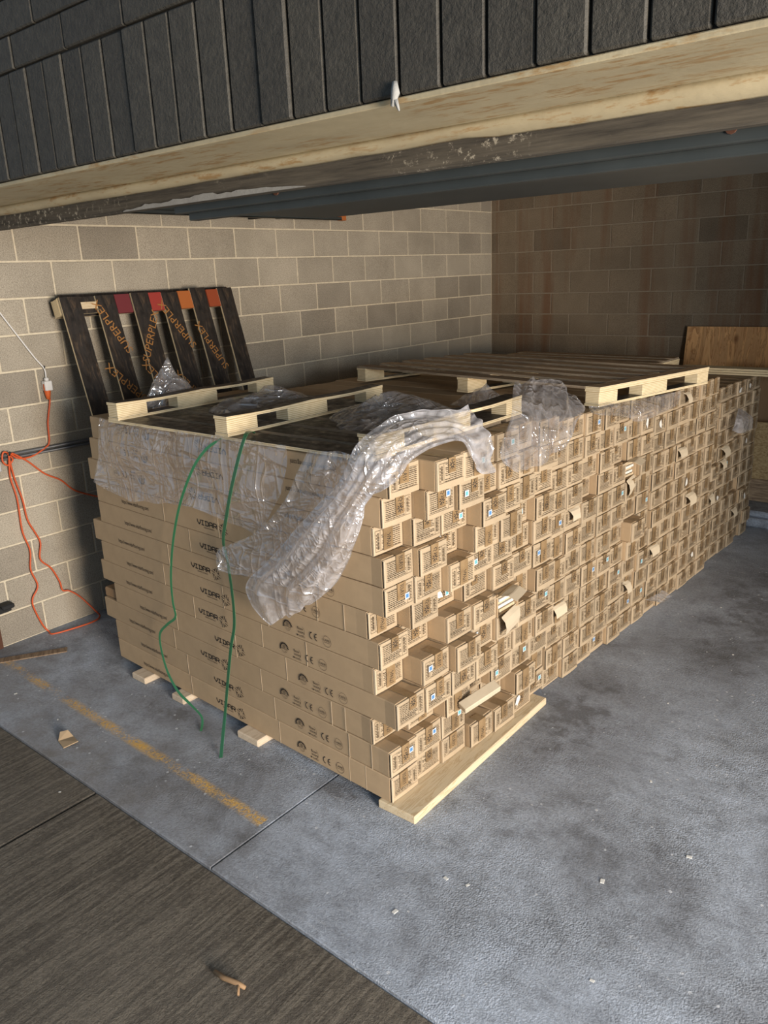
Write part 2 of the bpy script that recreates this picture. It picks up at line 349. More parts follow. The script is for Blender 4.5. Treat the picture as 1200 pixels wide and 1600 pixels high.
PTS = {'cord1': [(0.03, -5.045, 1.488), (0.022, -5.033, 1.436), (0.02, -5.067, 1.305), (0.022, -5.08, 1.189), (0.022, -5.114, 1.156), (0.022, -5.201, 1.122), (0.025, -5.281, 1.126), (0.03, -5.334, 1.165),
           (0.03, -5.369, 1.179), (0.03, -5.382, 1.132), (0.03, -5.357, 1.1), (0.035, -5.324, 1.129), (0.045, -5.352, 1.17)],
 'cord2': [(0.045, -5.346, 1.161), (0.02, -5.35, 1.028), (0.02, -5.333, 0.886), (0.02, -5.337, 0.686), (0.02, -5.312, 0.555), (0.02, -5.329, 0.435), (0.022, -5.305, 0.322), (0.02, -5.349, 0.251),
           (0.02, -5.352, 0.188), (0.02, -5.319, 0.066), (0.035, -5.294, 0.012), (0.098, -5.29, 0.01), (0.137, -5.115, 0.01), (0.135, -5.023, 0.01), (0.095, -4.971, 0.012), (0.1, -4.995, 0.054),
           (0.05, -5.061, 0.169), (0.03, -5.116, 0.224), (0.02, -5.152, 0.238), (0.02, -5.163, 0.303), (0.02, -5.201, 0.403), (0.02, -5.259, 0.481), (0.02, -5.241, 0.584), (0.02, -5.262, 0.656),
           (0.02, -5.294, 0.747), (0.02, -5.303, 0.878), (0.02, -5.328, 1.023), (0.04, -5.346, 1.149)],
 'cord3': [(0.03, -5.322, 1.166), (0.025, -5.289, 1.144), (0.02, -5.225, 1.091), (0.02, -5.14, 1.001), (0.02, -5.046, 0.939), (0.02, -4.973, 0.86), (0.03, -4.877, 0.805), (0.06, -4.765, 0.756),
           (0.1, -4.655, 0.709)],
 'film': {'A': [[(0.97, -5.27, 1.437), (1.245, -5.293, 1.441), (1.569, -5.304, 1.445), (1.873, -5.323, 1.451), (2.133, -5.331, 1.456), (2.399, -5.343, 1.457)],
                [(1.004, -5.312, 1.332), (1.271, -5.335, 1.332), (1.558, -5.318, 1.335), (1.886, -5.354, 1.351), (2.126, -5.345, 1.345), (2.425, -5.38, 1.376)],
                [(0.952, -5.319, 1.201), (1.203, -5.321, 1.2), (1.514, -5.316, 1.207), (1.821, -5.331, 1.216), (2.109, -5.365, 1.237), (2.37, -5.367, 1.262)],
                [(0.972, -5.36, 1.131), (1.138, -5.318, 1.064), (1.486, -5.325, 1.086), (1.771, -5.358, 1.12), (1.99, -5.359, 1.097), (2.225, -5.37, 1.068)]],
          'B': [[(2.537, -5.345, 1.46), (2.641, -5.37, 1.471), (2.682, -5.362, 1.472), (2.796, -5.367, 1.483)],
                [(2.502, -5.373, 1.372), (2.612, -5.399, 1.379), (2.684, -5.372, 1.383), (2.786, -5.397, 1.402)],
                [(2.385, -5.378, 1.227), (2.486, -5.373, 1.216), (2.615, -5.399, 1.231), (2.693, -5.393, 1.255)],
                [(2.196, -5.379, 1.073), (2.325, -5.375, 1.054), (2.462, -5.381, 1.069), (2.578, -5.387, 1.132)],
                [(1.958, -5.367, 0.958), (2.161, -5.397, 0.958), (2.304, -5.384, 0.956), (2.416, -5.379, 0.991)],
                [(1.981, -5.409, 0.871), (2.092, -5.394, 0.876), (2.211, -5.39, 0.886), (2.309, -5.384, 0.9)]],
          'C': [[(2.9, -4.839, 1.565), (2.98, -4.871, 1.538), (3.03, -4.873, 1.456), (3.04, -4.857, 1.333)], [(2.9, -4.91, 1.556), (2.97, -4.945, 1.518), (3.02, -4.969, 1.449), (3.03, -4.959, 1.354)],
                [(2.88, -4.975, 1.56), (2.94, -5.011, 1.536), (2.99, -5.043, 1.508), (3.01, -5.031, 1.474)],
                [(2.85, -5.116, 1.575), (2.92, -5.171, 1.552), (2.97, -5.205, 1.526), (3.0, -5.201, 1.491)],
                [(2.82, -5.249, 1.557), (2.9, -5.306, 1.535), (2.96, -5.333, 1.503), (2.99, -5.323, 1.464)],
                [(2.813, -5.378, 1.505), (2.884, -5.402, 1.477), (2.941, -5.404, 1.44), (2.976, -5.386, 1.408)],
                [(2.734, -5.405, 1.361), (2.827, -5.439, 1.37), (2.874, -5.431, 1.368), (2.859, -5.4, 1.366)],
                [(2.59, -5.408, 1.229), (2.718, -5.454, 1.25), (2.807, -5.448, 1.264), (2.818, -5.388, 1.254)],
                [(2.438, -5.4, 1.097), (2.614, -5.459, 1.121), (2.733, -5.445, 1.148), (2.803, -5.398, 1.182)],
                [(2.274, -5.393, 0.952), (2.46, -5.441, 0.98), (2.637, -5.44, 1.031), (2.758, -5.396, 1.098)],
                [(2.158, -5.397, 0.851), (2.34, -5.426, 0.879), (2.528, -5.425, 0.936), (2.708, -5.393, 1.018)],
                [(2.192, -5.389, 0.744), (2.348, -5.416, 0.807), (2.491, -5.413, 0.86), (2.65, -5.39, 0.944)],
                [(2.261, -5.382, 0.679), (2.35, -5.396, 0.743), (2.433, -5.39, 0.804), (2.573, -5.387, 0.882)]],
          'D': [[(2.9, -4.489, 1.609), (2.9, -4.348, 1.607), (2.92, -4.246, 1.595), (2.93, -4.08, 1.551), (2.94, -3.946, 1.473)],
                [(3.0, -4.672, 1.546), (3.02, -4.579, 1.544), (3.02, -4.428, 1.527), (3.02, -4.252, 1.489), (2.99, -3.986, 1.44)],
                [(3.02, -4.739, 1.477), (3.05, -4.666, 1.467), (3.03, -4.487, 1.439), (3.04, -4.336, 1.43), (3.02, -4.124, 1.416)],
                [(3.04, -4.82, 1.422), (3.05, -4.725, 1.394), (3.05, -4.586, 1.367), (3.05, -4.433, 1.376), (3.03, -4.217, 1.375)],
                [(3.04, -4.829, 1.383), (3.05, -4.738, 1.313), (3.04, -4.598, 1.298), (3.04, -4.467, 1.293), (3.03, -4.299, 1.326)]],
          'S': [[(2.99, -1.504, 1.066), (2.99, -1.421, 1.044), (2.99, -1.333, 1.007)], [(3.02, -1.665, 1.016), (3.05, -1.589, 1.006), (3.03, -1.289, 0.97)],
                [(3.02, -1.718, 0.948), (3.05, -1.59, 0.91), (3.03, -1.229, 0.883)]],
          'U': [[(2.96, -3.881, 1.427), (2.97, -3.593, 1.404), (2.99, -3.224, 1.385), (3.0, -2.744, 1.355)], [(3.02, -3.959, 1.423), (3.02, -3.665, 1.37), (3.02, -3.31, 1.345), (3.02, -2.812, 1.313)],
                [(3.03, -3.91, 1.407), (3.04, -3.655, 1.354), (3.04, -3.404, 1.293), (3.03, -2.876, 1.29)]]},
 'strap1': [(1.969, -5.308, 1.446), (1.966, -5.338, 1.435), (1.913, -5.355, 1.399), (1.849, -5.372, 1.33), (1.769, -5.378, 1.22), (1.683, -5.374, 1.086), (1.598, -5.365, 0.913),
            (1.538, -5.357, 0.736), (1.526, -5.357, 0.6), (1.54, -5.362, 0.524), (1.452, -5.353, 0.459), (1.349, -5.338, 0.373), (1.341, -5.338, 0.28), (1.408, -5.361, 0.182), (1.516, -5.386, 0.119),
            (1.625, -5.398, 0.09), (1.699, -5.395, 0.05), (1.719, -5.406, 0.02), (1.747, -5.438, 0.004)],
 'strap2': [(2.09, -5.229, 1.463), (2.091, -5.25, 1.475), (2.172, -5.348, 1.484), (2.156, -5.377, 1.408), (2.096, -5.384, 1.267), (2.046, -5.382, 1.147), (1.983, -5.369, 1.002),
            (1.985, -5.359, 0.895), (1.994, -5.359, 0.745), (1.993, -5.364, 0.607), (1.971, -5.378, 0.495), (1.944, -5.387, 0.361), (1.915, -5.407, 0.16), (1.956, -5.467, 0.07),
            (2.002, -5.525, 0.004)],
 'twig': [(2.902, -6.288, 0.01), (2.949, -6.288, 0.015), (3.004, -6.277, 0.02), (3.028, -6.27, 0.012), (3.027, -6.283, 0.01)],
 'wcord': [(0.02, -5.58, 2.45), (0.02, -5.322, 2.099), (0.02, -5.241, 1.96), (0.016, -5.153, 1.814), (0.016, -5.078, 1.689), (0.018, -5.035, 1.624), (0.025, -5.036, 1.571), (0.03, -5.038, 1.549)]}
# ------------------------------------------------------------------ setting: walls
B, C = .4064, .2032
def structure(name, mb, m, parent=None, **k):
    o = build(mb, name, m, parent, **k)
    if parent is None: tag(o, kind='structure')
    return o
wall_left = structure('wall_left', MB().box((-.2, -6.0, -.05), (-.005, .2, 3.3)), M['mortar'])
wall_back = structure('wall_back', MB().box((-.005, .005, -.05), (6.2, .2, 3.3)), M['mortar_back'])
J = .0055
def block_mesh(cache, ln, axis, m):
    key = (round(ln, 3), axis)
    if key not in cache:
        h = C - 2 * J; l2 = ln / 2 - J
        mb = MB().box((-.05, -l2, J), (0, l2, J + h)) if axis == 'y' else MB().box((-l2, 0, J), (l2, .05, J + h))
        cache[key] = mb.mesh('block', m, bevel=.003)
    return cache[key]
cache = {}
for j in range(15):
    off = 0 if j % 2 == 0 else C
    ds = sorted(set([0.0] + [off + n * B for n in range(0, 16) if 0 < off + n * B < 5.98] + [5.98]))
    for a, b in zip(ds[:-1], ds[1:]):
        if b - a < .03: continue
        link('block', block_mesh(cache, b - a, 'y', M['block']), wall_left, (random.uniform(-.0012, .0012), -(a + b) / 2, j * C))
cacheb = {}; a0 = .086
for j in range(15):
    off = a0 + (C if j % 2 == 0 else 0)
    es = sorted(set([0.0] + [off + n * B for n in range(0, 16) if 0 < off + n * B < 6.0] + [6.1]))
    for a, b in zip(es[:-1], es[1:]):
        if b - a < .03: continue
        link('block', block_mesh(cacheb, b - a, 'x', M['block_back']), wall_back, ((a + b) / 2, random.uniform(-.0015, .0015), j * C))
structure('light_block_right', MB().box((5.7, -4.0, -.05), (5.9, .2, 3.3)), M['mortar_back'])  # unseen wall, added to keep the side light off the back
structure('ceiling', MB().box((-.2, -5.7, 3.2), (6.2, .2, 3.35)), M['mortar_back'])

# front header: split-face units over the opening
wall_front = structure('wall_front', MB().box((-.2, -5.985, 2.435), (6.4, -5.70, 3.6)), M['split_joint'])
sold = MB().box((-.0490, 0, .003), (.0490, .09, .304)).mesh('brick', M['split'], bevel=.004)
for n in range(-14, 26):
    x = 4.142 - .05175 - .1035 * n
    if .1 < x < 6.2: link('brick', sold, wall_front, (x, -6.0 + random.uniform(-.003, .003), 2.433), (0, 0, random.uniform(-.012, .012)))
runb = MB().box((-.1475, 0, .003), (.1475, .09, .094)).mesh('brick', M['split'], bevel=.004)
for r_ in range(6):
    for n in range(-8, 12):
        x = 2.305 + .15 + .30 * n + (.15 if r_ % 2 else 0)
        if .2 < x < 6.2: link('brick', runb, wall_front, (x, -6.0 + random.uniform(-.002, .002), 2.7415 + r_ * .0968))

# lintel, sealant bead, timber nailer, raised door
lin = MB().box((-.1, -5.995, 2.4215), (6.4, -5.675, 2.4335)).box((-.1, -5.69, 2.4335), (6.4, -5.678, 2.56))
structure('trim_1', lin, M['cream'], bevel=.002)
strip = MB(); xs_ = [-.05 + i * .09 for i in range(72)]
def sec(x):
    s = .006 * noise.noise((x * 1.3, 3.1, 0)) + .003 * noise.noise((x * 6, 1, 0)); k = 0 if x > 3.52 else 1
    return [(x, -5.690, 2.4215), (x, -5.692 - .004 * k, 2.408 + s * .4), (x, -5.680, 2.396 + s), (x, -5.668, 2.386 + .006 * k + s), (x, -5.657, 2.384 + .006 * k + s), (x, -5.655, 2.4215)]
for x in xs_: strip.v += sec(x)
for i in range(len(xs_) - 1):
    for k in range(6): k2 = (k + 1) % 6; strip.f.append((i * 6 + k, (i + 1) * 6 + k, (i + 1) * 6 + k2, i * 6 + k2)); strip.m.append(0)
structure('trim_2', strip, M['cream'], smooth=True)
structure('trim_3', MB().box((-.1, -5.655, 2.336), (6.4, -5.615, 2.43)), M['nailer'], bevel=.004)
fl = MB(); random.seed(3); nn = 40; vs = []
for i in range(nn + 1):
    u = i / nn; x = 1.98 + u * .92; th_ = .020 * math.sin(math.pi * u) ** .7 * (.8 + .5 * noise.noise((u * 9, 2, 0))) + .001
    zt = 2.338 + th_ + (.006 * noise.noise((u * 30, 5, 0)) if 0 < i < nn else 0)
    vs += [(x, -5.6585, 2.3372), (x, -5.6585, zt), (x, -5.654, zt), (x, -5.654, 2.3372)]
fl.v = vs
for i in range(nn):
    for k in range(4): k2 = (k + 1) % 4; fl.f.append((i * 4 + k, (i + 1) * 4 + k, (i + 1) * 4 + k2, i * 4 + k2)); fl.m.append(0)
build(fl, 'flaking_paint', M['flake'], bpy.data.objects['trim_3'])
door = empty('door_1', (2.2, -5.6, 2.293)); tag(door, kind='structure')
pan1 = MB().box((0, 0, .022), (4.1, .035, .075)).box((0, -.012, .058), (4.1, 0, .075))
build(pan1, 'door_panel', M['green'], door, bevel=.003)
build(MB().box((.02, .045, .0), (4.1, .085, .026)).box((.02, .045, .026), (4.1, .75, .06)), 'bottom_rail', M['green'], door, bevel=.003)
bolt = MB().tube([(0, -.004, 0), (0, .002, 0)], .012, 10)
for x in (.52, 1.86): build(bolt, 'bolt', M['ruststeel'], door, loc=(x, 0, .05))

# floor slabs and apron
floor = structure('floor', MB().box((-.2, -6.0, -.30), (9.0, .2, -.012)), M['floor'])
for x0, x1 in ((-.2, 2.517), (2.523, 5.6), (5.606, 9.0)):
    build(MB().box((x0, -5.998, -.03), (x1, .2, 0)), 'slab', M['floor'], floor, bevel=.003)
apron = structure('floor_apron', MB().box((-3.0, -12.0, -.30), (9.0, -6.0, -.02)), M['apron'])
for x0, x1 in ((-3.0, 1.748), (1.760, 4.75), (4.762, 9.0)):
    build(MB().box((x0, -12.0, -.03), (x1, -6.006, -.004)), 'slab', M['apron'], apron, bevel=.004)

# ------------------------------------------------------------------ cartons
ORD = ['first', 'second', 'third', 'fourth', 'fifth', 'sixth', 'seventh', 'eighth', 'ninth', 'tenth', 'eleventh', 'twelfth', 'thirteenth', 'fourteenth',
       'fifteenth', 'sixteenth', 'seventeenth', 'eighteenth', 'nineteenth', 'twentieth', 'twenty-first', 'twenty-second', 'twenty-third', 'twenty-fourth', 'twenty-fifth', 'twenty-sixth']
LEN = 2.085
random.seed(11)
def carton_body(w, h, dent):
    """closed carton: end face at x=0 facing +X, slightly soft edges and a bulged end"""
    mb = MB(); y = w / 2; xs = [-LEN, -LEN * .66, -LEN * .33, -.06, 0]
    for i, x in enumerate(xs):
        b = .0006 + .0006 * math.sin(i * 1.7) + (dent if i == 3 else 0)
        for yy, zz in ((-y + b, 0), (y - b, 0), (y - b, h - abs(b) * .5), (-y + b, h - abs(b) * .5)):
            mb.v.append((x + (random.uniform(-.003, .002) if i == 4 else 0), yy, zz))
    for i in range(4):
        q = i * 4
        for k in range(4):
            k2 = (k + 1) % 4; mb.f.append((q + k, q + k2, q + 4 + k2, q + 4 + k)); mb.m.append(0)
    mb.f.append((3, 2, 1, 0)); mb.m.append(0); mb.f.append((16, 17, 18, 19)); mb.m.append(0)
    me = mb.mesh('carton', M['card'])
    bm = bmesh.new(); bm.from_mesh(me); bmesh.ops.recalc_face_normals(bm, faces=bm.faces[:])
    ed = [e for e in bm.edges if len(e.link_faces) == 2 and e.calc_face_angle() > 1.0]
    bmesh.ops.bevel(bm, geom=ed, offset=.0035, segments=1, affect='EDGES'); bm.to_mesh(me); bm.free(); return me
def open_body(w, h):
    t_ = .006; y = w / 2
    mb = MB().box((-LEN, -y, 0), (0, y, t_)).box((-LEN, -y, h - t_), (0, y, h)).box((-LEN, -y, t_), (0, -y + t_, h - t_)).box((-LEN, y - t_, t_), (0, y, h - t_)).box((-LEN, -y + t_, t_), (-.25, y - t_, h - t_))
    return mb.mesh('carton', M['card'])
def flap_mesh(w, h, v):
    """outer end flap: thin board lapped over the end, its cut edge showing on one side"""
    y = w / 2 - .001; mb = MB(); T = .0045; b = (.003, .006, .0015, .008)[v % 4]; n = 5
    g = []
    for i in range(n):
        u = i / (n - 1); yy = -y + 2 * y * u; bul = b * math.sin(math.pi * u)
        for z in (.002, h * .5, h - .003): g.append((.0005 + bul * (1 if .1 < z < h - .02 else .45), yy, z))
    top = [(x + T, yy, z) for x, yy, z in g]; mb.v = g + top; N_ = len(g)
    def id_(i, k): return i * 3 + k
    for i in range(n - 1):
        for k in range(2):
            mb.f.append((N_ + id_(i, k), N_ + id_(i + 1, k), N_ + id_(i + 1, k + 1), N_ + id_(i, k + 1))); mb.m.append(0)
        mb.f.append((id_(i, 0), id_(i + 1, 0), N_ + id_(i + 1, 0), N_ + id_(i, 0))); mb.m.append(1)
        mb.f.append((N_ + id_(i, 2), N_ + id_(i + 1, 2), id_(i + 1, 2), id_(i, 2))); mb.m.append(1)
    for k in range(2):
        mb.f.append((id_(0, k), N_ + id_(0, k), N_ + id_(0, k + 1), id_(0, k + 1))); mb.m.append(1)
        e = n - 1; mb.f.append((N_ + id_(e, k), id_(e, k), id_(e, k + 1), N_ + id_(e, k + 1))); mb.m.append(1)
    # folded tuck edge beside the flap
    mb.mi = 1; mb.box((.0, -y - .0, .004), (.009, -y + .006, h - .006))
    return mb.mesh('end_flap', [M['flap'], M['cardedge']], smooth=False)
def print_mesh(w, h, v):
    """line print, frame, barcode and handwriting on the carton end (x = front)"""
    rnd = random.Random(100 + v); x = .0; mb = MB(); y0, y1 = -w * .43, w * .43; z0, z1 = h * (.14, .18, .12, .22, .16)[v % 5], h * (.80, .86, .74, .84, .78)[v % 5]
    def bar(a, b, c, d): mb.quad((x, a, c), (x, b, c), (x, b, d), (x, a, d))
    t_ = .0011
    bar(y0, y1, z1, z1 + t_); bar(y0, y1, z0 - t_, z0); bar(y1 - t_, y1, z0, z1)
    yb = y1 - w * .17; bar(yb, yb + t_, z0, z1)
    nl = 10
    for i in range(nl):
        zz = z0 + (z1 - z0) * (i + .55) / nl; a = y0 + .006; end = yb - .006 - (rnd.random() * .03 if i % 3 == 1 else 0)
        th = .0030 if i in (1, 2) else .0021
        while a < end - .004:
            ln = rnd.uniform(.006, .019); bar(a, min(a + ln, end), zz, zz + th); a += ln + .0024
    zz = z0 + .010
    while zz < z1 - .01:
        th = rnd.choice((.0009, .0016, .0026)); bar(yb + .007, yb + .017, zz, zz + th); zz += th + rnd.choice((.001, .0018))
    for i in range(5): bar(yb + .020, yb + .0225, z0 + .012 + i * .012, z0 + .019 + i * .012)
    me = mb.mesh('printed_label', M['ink2']); return me
def stroke(mb, pts, th, x):
    for a, b in zip(pts[:-1], pts[1:]):
        a = Vector(a); b = Vector(b); d = (b - a); n = Vector((-d.y, d.x)).normalized() * th / 2; e = d.normalized() * th * .35
        q = [a - e + n, a - e - n, b + e - n, b + e + n]; mb.quad(*[(x, p.x, p.y) for p in q])
def tape_mesh(h, v):
    """brown tape folded over the top edge, with a scribbled sun and name stamped on it"""
    rnd = random.Random(500 + v); w = (.046, .052, .042, .050)[v % 4]; lo = h * (.30, .10, .52, .42)[v % 4]; x = 0.0; top = (.10, .05, .14, .07)[v % 4]
    mb = MB(); mb.quad((x, -w / 2, lo), (x, w / 2, lo + rnd.uniform(-.004, .004)), (x, w / 2, h + .0004), (x, -w / 2, h + .0004))
    mb.quad((x, -w / 2, h + .0004), (x, w / 2, h + .0004), (-top, w / 2, h + .0004), (-top, -w / 2, h + .0004))
    mb.mi = 1; xi = x + .0006; cz = lo + (h - lo) * (.3, .68, .5, .25)[v % 4]
    for k in range(8 if v in (0, 2) else 0):
        a = k * math.pi / 4 + rnd.uniform(-.15, .15); c_, s_ = math.cos(a), math.sin(a)
        stroke(mb, [(c_ * .006, cz + s_ * .006), (c_ * .0155, cz + s_ * .0155)], .0036, xi)
    zc = cz + (.02 if v % 2 == 0 else -.022)
    for k in range(7 if v in (1, 3) else 3):
        z_ = (lo + .012 + k * .0075) if v in (1, 3) else (zc + k * .009); q = [(-.011 + rnd.uniform(0, .006), z_)]
        while q[-1][0] < .010: q.append((q[-1][0] + rnd.uniform(.003, .007), z_ + rnd.uniform(-.004, .004)))
        if z_ < h - .006: stroke(mb, q, .0020, xi)
    return mb.mesh('packing_tape', [M['tape'], M['ink']])
def sticker_mesh(m):
    mb = MB(); s_ = .0125; mb.quad((0, -s_, -s_), (0, s_, -s_), (0, s_, s_), (0, -s_, s_)); mb.mi = 1
    q = .0078; mb.quad((.0003, -q, -q), (.0003, q, -q), (.0003, q, q), (.0003, -q, q)); return mb.mesh('sticker', [M['stk_white'], m])
STK = [sticker_mesh(M['stk_blue']), sticker_mesh(M['stk_cyan']), sticker_mesh(M['stk_white'])]
def torn_flap_mesh(v):
    rnd = random.Random(900 + v); mb = MB(); n = 4; W_ = .035 + rnd.random() * .03; L_ = .05 + rnd.random() * .05; g = []
    for i in range(n):
        u = i / (n - 1); an = u * 1.6
        for k in (-1, 0, 1): g.append((L_ * u * math.cos(an * .6) * .7 + .004, k * W_ * (1 - .25 * u) + rnd.uniform(-.006, .006), -L_ * (u ** 1.5) * .8 + rnd.uniform(-.004, .004)))
    mb.v = g + [(a - .001, b, c + .0035) for a, b, c in g]; N_ = len(g)
    for i in range(n - 1):
        for k in range(2):
            a = i * 3 + k; mb.f += [(a, a + 3, a + 4, a + 1), (N_ + a, N_ + a + 1, N_ + a + 4, N_ + a + 3)]; mb.m += [0, 0]
        for k in (0, 2):
            a = i * 3 + k; mb.f.append((a, N_ + a, N_ + a + 3, a + 3)); mb.m.append(0)
    a = (n - 1) * 3; mb.f += [(a, N_ + a, N_ + a + 1, a + 1), (a + 1, N_ + a + 1, N_ + a + 2, a + 2)]; mb.m += [0, 0]
    return mb.mesh('torn_flap', M['cardtorn'])
TORN = [torn_flap_mesh(v) for v in range(4)]

def rip_mesh(v):
    rnd = random.Random(70 + v); mb = MB(); n = 9
    mb.v = [(0, 0, 0)] + [(0, (.012 + rnd.random() * .016) * math.cos(k * 6.283 / n) * 1.3, (.010 + rnd.random() * .014) * math.sin(k * 6.283 / n)) for k in range(n)]
    for k in range(n): mb.f.append((0, 1 + k, 1 + (k + 1) % n)); mb.m.append(0)
    return mb.mesh('torn_paper', M['paper'])
RIPS = [rip_mesh(v) for v in range(4)]
# offsets of the carton ends on the nearest pallet (bottom layer first, column by column), metres along the carton
D0 = [.01, .01, -.08, .055, -.055, -.02, -.075, .017, .017, -.03, .02, .06]
D1 = [-.01, 0, -.04, .06, .05, -.06, .0, .02, .05, .02, .09, .14]
D2 = [0, .0, .03, .06, .09, .04, -.05, .06, -.03, .02, .11, .13]
D3 = [.03, -.05, -.03, .06, .03, .05, .0, .03, .06, .10, .05, .04]
D4 = [.04, -.04, .02, .02, .05, .06, .03, .02, .07, .06, .06, .05]
PAL = [  # origin x, y, turn, column pitch, columns, base z, layer pitch, name
    (2.85, -5.35, -2.74, .170, 7, .038, .1168, 'nearest pallet'),
    (2.885, -4.145, -2.6, .1655, 7, .002, .1157, 'second pallet'),
    (2.940, -2.975, -2.2, .165, 6, .002, .1125, 'third pallet'),
    (2.945, -1.975, -2.0, .165, 6, .002, .1040, 'farthest pallet')]
OPEN = {(4, 5), (12, 8)}
gcol = 0; cartons = {}
random.seed(21)
for pi, (ox, oy, ang, pw, ncol, zb, ph, pname) in enumerate(PAL):
    w = pw - .003; h = ph - .0012
    bodies = [carton_body(w, h, d) for d in (.0, .003, .006)]
    flaps = [flap_mesh(w, h, v) for v in range(4)]; prints = [print_mesh(w, h, v) for v in range(5)]; tapes = [tape_mesh(h, v) for v in range(4)]
    opened = open_body(w, h)
    ca, sa = math.cos(R(ang)), math.sin(R(ang))
    for c in range(ncol):
        for l in range(12):
            if pi == 0 and c < 5: off = (D0, D1, D2, D3, D4)[c][l]
            else:
                off = random.gauss(.012, (.020, .008, .007, .007)[pi])
                if random.random() < (.12 if pi == 0 else .045): off += random.choice((-.035, .04))
                off = max(-.07, min(.085, off))
                if pi > 1: off *= .75
                if l == 0: off = min(off, .02)
            v_ = pw * (c + .5)
            loc = (ox + ca * off - sa * v_, oy + sa * off + ca * v_, zb + l * ph)
            rz = R(ang) + random.gauss(0, .00012) * (0 if (c == 0 and pi == 0) else 1)
            gc = gcol + c
            is_open = (gc, l) in OPEN
            o = link('flooring_carton', opened if is_open else random.choice(bodies), None, loc, (0, 0, rz)); cartons[(gc, l)] = o
            st = None; torn = False
            if not is_open:
                fv = random.randrange(4); fo = link('end_flap', flaps[fv], o, (0, 0, 0), (0, random.uniform(-.012, .02), random.uniform(-.02, .03)))
                bul = .0052 + (.003, .006, .0015, .008)[fv] * .45
                flip = random.random() < .45
                pr = link('printed_label', random.choice(prints), fo, (bul + .0032, 0, h if flip else 0), (R(180) if flip else 0, 0, 0))
                fo.rotation_euler = (0, 0, 0)
                link('packing_tape', random.choice(tapes), fo, (bul + .0038, random.uniform(-.012, .012), 0))
                if random.random() < (.30, .15, .05, .03)[pi]:
                    k = random.choice((0, 0, 1, 1, 1) if c > 1 else (0, 0, 0)); st = ('blue', 'cyan')[k]
                    link('sticker', STK[k], fo, (bul + .0046, random.choice((-.043, .03, .04)), h * random.uniform(.45, .72)))
                if (pi, c) != (0, 0) and random.random() < .045:
                    link('torn_paper', random.choice(RIPS), fo, (bul + .0050, random.uniform(-.04, .02), h * random.uniform(.3, .6)), (random.random() * 6, 0, 0))
                if gc > 6 and random.random() < .03:
                    torn = True; tf = link('torn_flap', random.choice(TORN), o, (.006, random.uniform(-.03, .03), h * random.uniform(.7, .98)))
                    tf['label'] = 'pale torn cardboard flap'
            if is_open: lab = 'torn-open carton showing plank ends, %s column, %s layer up' % (ORD[gc], ORD[l])
            elif gc == 0: lab = 'long brown carton on the stack side facing the camera, %s layer up from floor' % ORD[l]
            else:
                lab = 'brown carton end%s, %s column from near corner, %s layer up' % (
                    ' with torn flap' if torn else (' with %s sticker' % st if st else ''), ORD[gc], ORD[l])
            tag(o, lab, 'carton', 'flooring cartons on the %s' % pname)
    gcol += ncol
# prints on the long side that faces the camera
def ring(mb, r0, r1, n=28, a0=0, a1=360, cx=0, cz=0):
    for i in range(n):
        a = R(a0 + (a1 - a0) * i / n); b = R(a0 + (a1 - a0) * (i + 1) / n)
        mb.quad((cx + r0 * math.cos(a), 0, cz + r0 * math.sin(a)), (cx + r1 * math.cos(a), 0, cz + r1 * math.sin(a)), (cx + r1 * math.cos(b), 0, cz + r1 * math.sin(b)), (cx + r0 * math.cos(b), 0, cz + r0 * math.sin(b)))
def st2(mb, pts, th, dx=0, dz=0):
    for a, b in zip(pts[:-1], pts[1:]):
        a = Vector(a); b = Vector(b); d = b - a; n = Vector((-d.y, d.x)).normalized() * th / 2; e = d.normalized() * th * .4
        mb.quad(*[(p.x + dx, 0, p.y + dz) for p in (a - e - n, b + e - n, b + e + n, a - e + n)])
def addtext(mb, s, size, cx, cz, sx=1.0):
    me = text_mesh(s, size, M['ink'], sx); v, f = mesh_vf(me); mb.add([(a + cx, b, c + cz) for a, b, c in v], f); bpy.data.meshes.remove(me)
logo = MB(); hgt = .021; th = .0048
GL = {'V': [[(0, 1), (0, .55), (.5, 0), (1, .55), (1, 1)]], 'I': [[(0, 1), (.8, 1)], [(.4, 1), (.4, 0)], [(0, 0), (.8, 0)]],
      'D': [[(0, 1), (.8, 1), (1, .8), (1, .2), (.8, 0), (0, 0)], [(.22, 1), (.22, 0)]], 'A': [[(0, 0), (0, .8), (.2, 1), (.8, 1), (1, .8), (1, 0)], [(0, .42), (1, .42)]],
      'R': [[(0, 0), (0, 1), (.8, 1), (1, .85), (1, .55), (.8, .42), (0, .42)], [(.5, .42), (1, 0)]]}
cx = -.105
for ch in 'VIDAR':
    wd = .0235 if ch != 'I' else .019
    for pl in GL[ch]: st2(logo, [(a * wd, b * hgt) for a, b in pl], th, cx, .0)
    cx += wd + .0085
addtext(logo, 'DESIGN FLOORING', .0095, -.018, -.0115)
for k in range(8):
    a = R(k * 45 + 22); u = Vector((math.cos(a), math.sin(a))); n = Vector((-u.y, u.x)); r0, r1 = .013, .033
    if k % 2: st2(logo, [u * r0, u * r1], .0034, .088, .004)
    else:
        st2(logo, [u * r0 * 1.1, u * r1 * .75], .003, .088, .004); st2(logo, [u * r1 * .55, u * r1 * .8 + n * .011], .0026, .088, .004); st2(logo, [u * r1 * .55, u * r1 * .8 - n * .011], .0026, .088, .004)
logo_me = logo.mesh('brand_print', M['ink'])
url = MB(); addtext(url, 'https://www.vidarflooring.com/', .030, 0, 0, .68); url_me = url.mesh('web_address_print', M['ink'])
gear = MB(); ring(gear, .0225, .0265, 24, 10, 190); ring(gear, .0185, .0195, 20, 0, 360); ring(gear, .012, .0128, 12, 200, 340)
